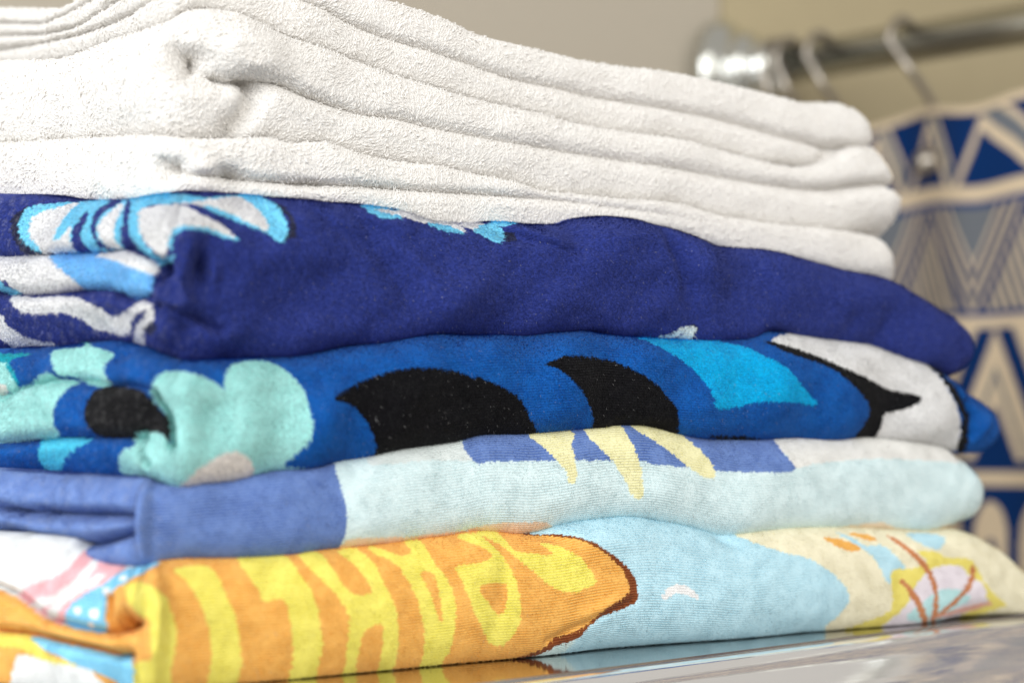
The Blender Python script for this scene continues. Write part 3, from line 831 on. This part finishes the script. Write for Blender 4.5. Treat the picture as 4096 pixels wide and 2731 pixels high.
po.add(YE, ('K4', [(1560, 420), (1740, 400), (1860, 540), (1960, 690), (2080, 780), (2190, 765), (2200, 700), (2130, 590), (2040, 490), (1910, 390), (2060, 360), (2220, 480), (2300, 620), (2370, 760), (2430, 900), (2450, 1100), (2440, 1300), (2400, 1450), (2330, 1560), (2240, 1600), (1900, 1600), (1960, 1450), (1990, 1250), (2010, 1000), (1960, 870), (1850, 730), (1720, 600)]))
po.add(OR, ('K4', [(2150, 1100), (2300, 1040), (2312, 1150), (2290, 1350), (2240, 1475), (2080, 1485), (2090, 1320)]))
po.add(YE, ('K5', [(-60, 340), (60, 365), (210, 420), (300, 410), (310, 360), (260, 300), (400, 290), (480, 400), (540, 500), (620, 600), (680, 700), (722, 860), (722, 1050), (680, 1250), (600, 1390), (540, 1500), (390, 1500), (430, 1300), (440, 1100), (410, 950), (380, 820), (320, 700), (260, 590), (160, 480), (0, 410)]))
po.add(OR, ('K5', [(405, 575), (515, 578), (560, 700), (590, 850), (600, 1010), (560, 960), (510, 800), (450, 680)]))
po.add(YE, ('K5', [(720, 250), (900, 225), (1000, 285), (1100, 380), (1180, 480), (1240, 600), (1290, 750), (1312, 900), (1290, 1050), (1230, 1150), (1150, 1222), (1060, 1224), (1000, 1180), (960, 1080), (900, 950), (850, 820), (790, 680), (725, 530), (830, 505), (980, 475), (1045, 425), (960, 350), (860, 310)]))
po.add(OR, ('K5', [(935, 700), (1172, 678), (1175, 850), (1145, 935), (1080, 935), (1000, 820)]))
po.add(YE, ('K5', [(900, 215), (1050, 200), (1150, 270), (1260, 380), (1400, 405), (1590, 412), (1480, 315), (1620, 330), (1760, 390), (1860, 460), (1920, 540), (1985, 660), (1900, 712), (1780, 752), (1620, 722), (1500, 640), (1400, 550), (1280, 450), (1150, 350), (1050, 290)]))
# far end: shell, dashes and swooshes
po.add(OR, ('I', [(1000, 588), (1100, 598), (1240, 638), (1255, 672), (1180, 678), (1080, 640)]))
po.add(OR, ('I', [(1170, 560), (1300, 568), (1365, 600), (1320, 612)]))
po.add(SKY, ('I', [(1080, 550), (1200, 590), (1290, 645), (1400, 640), (1500, 720), (1562, 802), (1462, 812), (1462, 892), (1420, 870), (1380, 780), (1310, 690), (1200, 622)]))
po.add(SKY, ('I', [(1560, 560), (1800, 575), (1795, 660), (1700, 650)]))
po.add(tone(240, 199, 112), ('I', [(1462, 822), (1620, 792), (1690, 742), (1640, 680), (1780, 690), (1830, 720), (2000, 740), (2060, 850), (2150, 960), (2205, 1010), (2190, 1062), (1690, 1190), (1050, 1250), (1400, 1110), (1470, 1020)]))
po.add(tone(224, 204, 210), ('I', [(1400, 1200), (1550, 1060), (1620, 920), (1700, 820), (1800, 775), (1920, 780), (1990, 850), (2080, 900), (2098, 980), (2080, 1035), (1700, 1200)]))
po.add(tone(176, 208, 220), ('I', [(1560, 1130), (1700, 1000), (1790, 940), (1920, 940), (1990, 1000), (1900, 1060), (1750, 1150)]))
BS = tone(184, 126, 86)
po.add(BS, ('I', [(1445, 590), (1480, 588), (1620, 690), (1720, 800), (1770, 920), (1778, 1020), (1762, 1150), (1722, 1150), (1745, 1000), (1735, 920), (1690, 820), (1600, 712)]))
po.add(BS, ('I', [(1515, 880), (1552, 878), (1645, 990), (1710, 1150), (1672, 1160), (1610, 1012)]))
po.add(BS, ('I', [(1998, 770), (2024, 800), (2012, 890), (1952, 972), (1790, 1120), (1762, 1110), (1920, 968), (1975, 880)]))
po.add(tone(215, 165, 150), ('I', [(2140, 1025), (2060, 1060), (1850, 1110), (1700, 1140), (1850, 1085), (2040, 1035)]))
po.add(tone(238, 234, 228), ('S', [(2650, 2380), (2680, 2345), (2730, 2335), (2780, 2365), (2795, 2395), (2750, 2380), (2700, 2372), (2660, 2400)]))
# short side
GW, PN, BL = tone(208, 214, 212), tone(245, 165, 170), tone(125, 184, 230)
po.add(GW, ('J4', [(-1200, -200), (740, -100), (960, 0), (1290, 150), (1690, 250), (1250, 540), (1130, 650), (1100, 850), (1110, 1030), (900, 1015), (700, 965), (480, 890), (330, 775), (150, 655), (0, 592), (-1200, 250)]), sharp=True)
po.add(PN, ('J4', [(205, 650), (290, 550), (450, 500), (700, 380), (870, 190), (960, 210), (1060, 230), (1320, 350), (1100, 510), (900, 620), (750, 740), (690, 820), (660, 960), (560, 925), (440, 855), (330, 755)]))
po.add(WH, ('J4', [(330, 745), (400, 680), (560, 640), (720, 530), (860, 400), (960, 290), (1035, 310), (940, 430), (820, 560), (640, 680), (480, 765), (400, 800)]))
po.add(WH, ('J4', [(490, 840), (560, 720), (700, 660), (860, 540), (1000, 440), (1095, 435), (1020, 520), (880, 600), (700, 720), (620, 800), (560, 910)]))
po.add(BL, ('J4', [(680, 850), (750, 740), (900, 620), (1100, 520), (1290, 390), (1690, 300), (1250, 545), (1130, 650), (1100, 850), (1110, 1030), (900, 1015), (720, 965)]))
for x, y, r_ in ((810, 810, 42), (985, 840, 55), (1115, 605, 40), (1290, 465, 34), (950, 950, 30)):
    po.dot(tone(235, 244, 250), 'J4', x, y, r_)
po.add(YE, ('J4', [(-1200, 950), (0, 1030), (300, 1060), (380, 1150), (500, 1260), (700, 1340), (850, 1390), (600, 1380), (420, 1310), (200, 1210), (0, 1190), (-1200, 1200)]))
po.add(OR, ('J4', [(-1200, 1180), (0, 1185), (150, 1195), (280, 1235), (165, 1295), (155, 1400), (180, 1800), (-1200, 1800)]))
po.add(GW, ('J4', [(165, 1310), (280, 1265), (550, 1350), (900, 1400), (1000, 1500), (1150, 1700), (180, 1700)]))
po.add(BL, ('J4', [(335, 1075), (800, 1175), (1250, 1275), (1385, 1270), (1370, 1800), (1240, 1570), (1000, 1450), (800, 1370), (560, 1260), (450, 1200)]))
towel('folded_towel', 'orange and yellow lettered towel with pale blue middle, lowest of the pile', 'towel', 'printed beach towels in the pile',
      Plan(555, 0.492, 4290, 0.512, r=0.022, soft=0.006), shifted(light_bot, -26)[:-2] + [(3880, 2112), (3946, 2128), (4005, 2163), (4065, 2205), (4110, 2260), (4200, 2330)], orange_bot,
      [(o_seam1, [(0, 7), (480, 9), (545, 9), (600, 0)], 60), (o_seam2, [(0, 8), (500, 10), (525, 9), (550, 0)], 50)],
      [(500, 2480, 44, 34, 0, 9), (560, 2400, 90, 70, 0, -4), (612, 2500, 46, 220, 0, -7), (250, 2300, 160, 60, 10, -2),
       (2480, 2150, 200, 60, 0, -3), (2240, 2150, 60, 26, 10, 3), (2420, 2440, 130, 40, -25, -2), (2000, 2400, 40, 200, 10, 1.2),
       (2950, 2160, 50, 30, 20, 4), (3950, 2440, 70, 30, 0, 4), (3700, 2200, 90, 50, 20, -2)],
      [([(432, 2390), (428, 2470), (455, 2515)], 18, 4), ([(520, 2505), (548, 2490)], 16, 6), ([(2220, 2560), (2390, 2470), (2530, 2400)], 20, 2)],
      po, M_flat, left_layers(545, [o_seam1, o_seam2]), ['outer_wrap', 'fold_layer', 'fold_layer', 'fold_layer'],
      count=110000, seed=51, rough=0.5, speck=0.1, floor=ZS + 0.0006, worn=0.15)

# ------------------------------------------------------------------ shelf
e0, ed = np.array([-0.0139, 0.5163]), np.array([0.783, 0.622])
ed = ed / np.linalg.norm(ed)
eo = np.array([ed[1], -ed[0]])          # outwards, to the camera side
shelf = tag(empty('shelf', (0.05, 0.70, ZS)), 'polished metal shelf with rounded front rail under the pile of towels', 'shelf')


def prism(name, prof, a0, a1, n, mat, parent, smooth=True):
    """extrude a closed profile (out, z) along the shelf edge"""
    A = np.linspace(a0, a1, n)
    pr2 = np.array(prof)
    V = np.zeros((n, len(pr2), 3))
    V[..., :2] = e0 + A[:, None, None] * ed + pr2[None, :, 0, None] * eo
    V[..., 2] = ZS + pr2[:, 1]
    m = len(pr2)
    idx = np.arange(n * m).reshape(n, m)
    j = np.hstack([idx, idx[:, :1]])
    qd = np.stack([j[:-1, :-1], j[:-1, 1:], j[1:, 1:], j[1:, :-1]], -1).reshape(-1, 4)
    caps = [idx[0][None, ::-1].copy(), idx[-1][None].copy()]
    return mesh_np(name, V.reshape(-1, 3), [qd] + caps, mat=mat, parent=parent, smooth=smooth)


prism('shelf_panel', [(-0.42, 0), (-0.0005, 0), (-0.0005, -0.010), (-0.42, -0.010)], -0.45, 0.62, 2, M_steel, shelf, smooth=False)
th = np.linspace(0, np.pi / 2, 14)
rail = [(0.007 * math.sin(t), -0.0012 - 0.007 * (1 - math.cos(t))) for t in th]
rail += [(0.007 + 0.013 * math.sin(math.pi * k / 24), -0.0082 - 0.050 * k / 24) for k in range(1, 25)]
rail += [(0.0, rail[-1][1]), (0.0, -0.0012)]
M_rail, _nt, _b = new_mat('drawn_steel')
_b.inputs['Base Color'].default_value = (0.95, 0.94, 0.93, 1)
_b.inputs['Metallic'].default_value = 0.85
_b.inputs['Roughness'].default_value = 0.05
_b.inputs['IOR'].default_value = 1.9
_tc = _nt.nodes.new('ShaderNodeTexCoord')
_mp = _nt.nodes.new('ShaderNodeMapping')
_mp.vector_type = 'TEXTURE'
_mp.inputs['Rotation'].default_value = (0, 0, math.atan2(ed[1], ed[0]))
_mp.inputs['Scale'].default_value = (0.22, 0.003, 0.003)
_nz = _nt.nodes.new('ShaderNodeTexNoise')
_nz.inputs['Scale'].default_value = 1.0
_nz.inputs['Detail'].default_value = 5
_bp = _nt.nodes.new('ShaderNodeBump')
_bp.inputs['Strength'].default_value = 0.5
_bp.inputs['Distance'].default_value = 0.00025
_nt.links.new(_tc.outputs['Object'], _mp.inputs[0]); _nt.links.new(_mp.outputs[0], _nz.inputs['Vector'])
_nt.links.new(_nz.outputs['Fac'], _bp.inputs['Height']); _nt.links.new(_bp.outputs['Normal'], _b.inputs['Normal'])
prism('front_rail', rail[:-1], -0.45, 0.62, 60, M_rail, shelf)

# ------------------------------------------------------------------ wall behind
f0, fd = np.array([0.2002, 1.297]), np.array([0.818, -0.575])
fd = fd / np.linalg.norm(fd)
wn_, wl = np.array([0.45, -0.893]), np.array([0.893, 0.45])


def wall_slab(name, a0, a1, off, mat):
    b = f0 - fd * 0.012
    V = []
    for z in (-1.0, 1.4):
        for a, d in ((a0, off), (a1, off), (a1, -0.1), (a0, -0.1)):
            p = b + wl * a + wn_ * d
            V.append((p[0], p[1], z))
    fs = np.array([(0, 1, 5, 4), (1, 2, 6, 5), (2, 3, 7, 6), (3, 0, 4, 7), (0, 3, 2, 1), (4, 5, 6, 7)])
    return mesh_np(name, np.array(V), [fs], mat=mat, smooth=False)


tag(wall_slab('wall', -1.6, 0.0, 0.0, M_wall), kind='structure')
tag(wall_slab('tiled_wall', 0.001, 1.6, 0.004, M_tile), kind='structure')

# ------------------------------------------------------------------ curtain rod with flange
ZR = 0.3454
ax3, up3 = Vector((fd[0], fd[1], 0)), Vector((0, 0, 1))
sd3 = ax3.cross(up3)


def lathe(name, prof, org, mat, parent, n=40):
    V, A = [], np.linspace(0, 2 * np.pi, n, endpoint=False)
    for (t, r) in prof:
        for a in A:
            p = Vector(org) + ax3 * t + (sd3 * math.cos(a) + up3 * math.sin(a)) * r
            V.append(tuple(p))
    m = len(prof)
    idx = np.arange(m * n).reshape(m, n)
    j = np.hstack([idx, idx[:, :1]])
    qd = np.stack([j[:-1, :-1], j[1:, :-1], j[1:, 1:], j[:-1, 1:]], -1).reshape(-1, 4)
    return mesh_np(name, np.array(V), [qd, idx[0][None], idx[-1][None, ::-1].copy()], mat=mat, parent=parent)


org = (f0[0], f0[1], ZR)
rod = tag(empty('curtain_rod', org), 'chrome curtain rod fixed to the tiled wall by a round flange', 'curtain rod')
lathe('pole', [(0.0, 0.0165), (2.15, 0.0165)], org, M_chrome, rod)
lathe('flange', [(-0.012, 0.049), (-0.004, 0.049), (0.0, 0.047), (0.004, 0.042), (0.007, 0.0355), (0.010, 0.0335), (0.014, 0.0345), (0.018, 0.0345), (0.022, 0.0330), (0.025, 0.0285), (0.027, 0.0250), (0.032, 0.0258), (0.038, 0.0255), (0.043, 0.0235), (0.046, 0.0190), (0.046, 0.0165)], org, M_chrome, rod)


def along_rod(px):
    a = (px - CX) / F
    return (a * f0[1] - f0[0]) / (fd[0] - a * fd[1])


def tube(path, r, n=10):
    P = np.array(path, float)
    T = np.gradient(P, axis=0)
    T /= np.linalg.norm(T, axis=1)[:, None]
    ref = np.array([fd[0], fd[1], 0.1])
    U = np.cross(T, ref); U /= np.linalg.norm(U, axis=1)[:, None]
    W = np.cross(T, U)
    a = np.linspace(0, 2 * np.pi, n, endpoint=False)
    V = P[:, None] + (U[:, None] * np.cos(a)[None, :, None] + W[:, None] * np.sin(a)[None, :, None]) * r
    m = len(P)
    idx = np.arange(m * n).reshape(m, n)
    j = np.hstack([idx, idx[:, :1]])
    qd = np.stack([j[:-1, :-1], j[:-1, 1:], j[1:, 1:], j[1:, :-1]], -1).reshape(-1, 4)
    return V.reshape(-1, 3), [qd, idx[0][None, ::-1].copy(), idx[-1][None].copy()]


def ball(c, r, nu=20, nv=12):
    V, fs = [], []
    for i in range(nv + 1):
        ph = np.pi * i / nv
        for j in range(nu):
            a = 2 * np.pi * j / nu
            V.append((c[0] + r * math.sin(ph) * math.cos(a), c[1] + r * math.sin(ph) * math.sin(a), c[2] + r * math.cos(ph)))
    idx = np.arange((nv + 1) * nu).reshape(nv + 1, nu)
    j = np.hstack([idx, idx[:, :1]])
    return np.array(V), [np.stack([j[:-1, :-1], j[1:, :-1], j[1:, 1:], j[:-1, 1:]], -1).reshape(-1, 4)]


rings = [(3590, 0.026, 'metal curtain hook nearest the camera, its bead in front of the blue curtain'),
         (3262, 0.021, 'metal curtain hook hanging second along the rod, above the end of the white towels'),
         (3140, 0.015, 'metal curtain hook third along the rod, close to the flange'),
         (3085, 0.010, 'metal curtain hook pushed up against the flange of the rod')]
for px, lean, lab in rings:
    k = along_rod(px)
    c = Vector(org) + ax3 * k
    h = tag(empty('curtain_hook', c), lab, 'curtain hook', 'metal hooks along the curtain rod')
    out = -sd3 if (-sd3).y < 0 else sd3        # towards the camera
    pts = []
    for a in np.linspace(-0.25, np.pi, 20):    # over the top of the rod, from behind to the front
        pts.append(c + (-out * math.cos(a) + up3 * math.sin(a)) * 0.0215 + ax3 * (0.012 - 0.012 * a / np.pi))
    for t in np.linspace(0.06, 1, 16):
        pts.append(c + out * float(np.interp(t, [0, 0.3, 0.55, 0.8, 1.0], [0.0215, 0.020, -0.016, -0.03, -0.012])) + ax3 * lean * (math.sin(min(t / 0.6, 1) * 1.5708) - 0.15 * max(t - 0.6, 0) / 0.4) - up3 * 0.096 * t)
    V, fs = tube(pts, 0.0034)
    mesh_np('hook_wire', V, fs, mat=M_hook, parent=h)
    bc = pts[-1] + out * 0.004 - up3 * 0.004
    V, fs = ball(bc, 0.0115)
    mesh_np('bead', V, fs, mat=M_hook, parent=h)

# ------------------------------------------------------------------ shower curtain
U = np.concatenate([np.arange(-0.02, 0.36, 0.0012), np.arange(0.36, 2.0, 0.003)])
ZZ = np.concatenate([np.arange(0.2900, -0.28, -0.0012), np.arange(-0.28, -1.30, -0.003)])
BLUE, CREAM, GREY = tone(5, 37, 82), tone(180, 164, 140), tone(92, 96, 102)
u_ = along_rod(3934.0)
per = 0.120


def curtain_print(u, z):
    c = np.empty(u.shape + (3,))
    c[:] = BLUE
    z = np.where(z < -0.40, (z + 0.40) % 0.68 - 0.40, z)   # the bands start over further down
    gath = np.where(u < u_, (u - u_) * 2.4, u - u_)  # cloth gathered towards the flange
    x = (gath / per + 0.5) % 1.0 - 0.5               # one motif wide
    ax = np.abs(x)
    def put(m, col):
        c[m] = col
    # first band: zigzag
    z0, z1 = 0.2236, 0.2839
    b = (z < z1) & (z > z0)
    t = (z1 - z) / (z1 - z0)
    g = t - ax * 2.1
    put(b & (g > 0.02) & (g < 0.24), CREAM)
    put(b & (g > -0.26) & (g <= 0.02) & (x > 0.03), GREY)
    put(b & (g > -0.38) & (g <= -0.26) & (x > 0), CREAM)
    # second band: nested chevrons
    z0, z1 = 0.1146, 0.2105
    b = (z < z1) & (z > z0)
    t = (z - z0) / (z1 - z0)
    x2 = ((u - along_rod(3900.0)) / 0.085 + 0.5) % 1.0 - 0.5
    g = t - np.abs(x2) * 2.0
    put(b, GREY * 0.75)
    put(b & ((g * 5.2 % 1.0) < 0.34), CREAM)
    put(b & ((g * 5.2 % 1.0) > 0.66), BLUE)
    g2 = (t + x2 * 2.6) * 4.2 % 1.0
    put(b & (g < -0.12) & (g2 < 0.42), CREAM)
    put(b & (g < -0.12) & (g2 >= 0.42), GREY * 0.8)
    put(b & (g < -0.12) & (g2 >= 0.8), BLUE)
    put(b & (g < -0.05) & (g > -0.14), BLUE)
    put(b & (g > 0.45) & (np.abs(x2) < 0.2), GREY)
    put(b & ((t > 0.95) | (t < 0.04)), BLUE * 1.4)
    # third band: broad cream leaves
    z0, z1 = -0.012, 0.1045
    b = (z < z1) & (z > z0)
    t = (z1 - z) / (z1 - z0)
    g = t - ax * 2.4
    xt = ((u - along_rod(3990.0)) / 0.10 + 0.5) % 1.0 - 0.5
    g = t - np.abs(xt) * 2.4
    put(b & (g > 0.0) & (g < 0.52), CREAM)
    put(b & (np.abs(g - 0.30) < 0.045), GREY)
    put(b & (g < -0.35) & (g > -0.75), CREAM)
    put(b & (t > 0.93), BLUE)
    # fourth band: arches
    z0, z1 = -0.13, -0.024
    for z0, z1, s in ((-0.13, -0.024, 1.0), (-0.40, -0.25, 1.3)):
        b = (z < z1 - 0.012) & (z > z0)
        xx = ((u - along_rod(3972.0)) / (0.036 * s) + 0.5) % 1.0 - 0.5
        top_ = (z1 - 0.014 - z) / (z1 - z0)
        r = np.sqrt((xx * 2.6) ** 2 + np.clip(0.30 - top_, 0, 1) ** 2 * 9)
        put(b & (r < 0.95), CREAM)
        put(b & (np.hypot(xx * 2.6, (top_ - 0.38) * 3) < 0.34), BLUE)
    b = (z < -0.142) & (z > -0.25)
    g = (z + 0.142) / 0.108 + ax * 2
    put(b & ((g * 3 % 1) < 0.5), CREAM)
    # plain stripes between the bands
    for a, d in ((0.2839, 0.30), (0.2105, 0.2236), (0.1045, 0.1146), (-0.024, -0.012), (-0.142, -0.130)):
        put((z >= a) & (z <= d), CREAM)
    return c


UU, Zg = np.meshgrid(U, ZZ, indexing='ij')
off = -0.036 * (1 - smooth01(along_rod(3560.0), along_rod(3900.0), UU)) + 0.016 * np.sin((UU - 0.25) * 2 * np.pi / 0.21) * smooth01(0.27, 0.42, UU)
off = off + 0.004 * np.sin(UU * 95 + Zg * 9) * (0.3 + np.clip(0.29 - Zg, 0, 1))

sag = 0.004 * np.sin(UU * 60 + 1.0) * np.clip((Zg - 0.1) / 0.2, 0, 1)
out2 = np.array([fd[1], -fd[0]])
out2 = out2 if out2[1] < 0 else -out2
V = np.zeros(UU.shape + (3,))
V[..., :2] = f0 + UU[..., None] * fd + (off + 0.006)[..., None] * out2
V[..., 2] = Zg - sag - 0.003 * smooth01(along_rod(3700.0), along_rod(3950.0), UU)
nU, nZ = UU.shape
idx = np.arange(nU * nZ).reshape(nU, nZ)
qd = np.stack([idx[:-1, :-1], idx[1:, :-1], idx[1:, 1:], idx[:-1, 1:]], -1).reshape(-1, 4)
cur = tag(empty('shower_curtain', (f0[0] + 0.1, f0[1] - 0.07, 0.29)), 'blue and cream geometric patterned curtain hanging on hooks behind the towels', 'shower curtain')
M_curt = cloth('curtain_cotton', ribs=0.1, grain=0.3, sheen=0.05, contrast=0.05)
hem = (Zg[:-1, :-1] > 0.2839).reshape(-1)
for nm, msk in (('curtain_panel', ~hem), ('hem', hem)):
    f = qd[msk]
    uq, inv = np.unique(f, return_inverse=True)
    o = mesh_np(nm, V.reshape(-1, 3)[uq], [inv.reshape(f.shape)], C=curtain_print(UU, Zg).reshape(-1, 3)[uq],
                UV=np.stack([UU, Zg], -1).reshape(-1, 2)[uq], mat=M_curt, parent=cur)
    sm = o.modifiers.new('thickness', 'SOLIDIFY')
    sm.thickness = 0.0012 if nm == 'curtain_panel' else 0.003
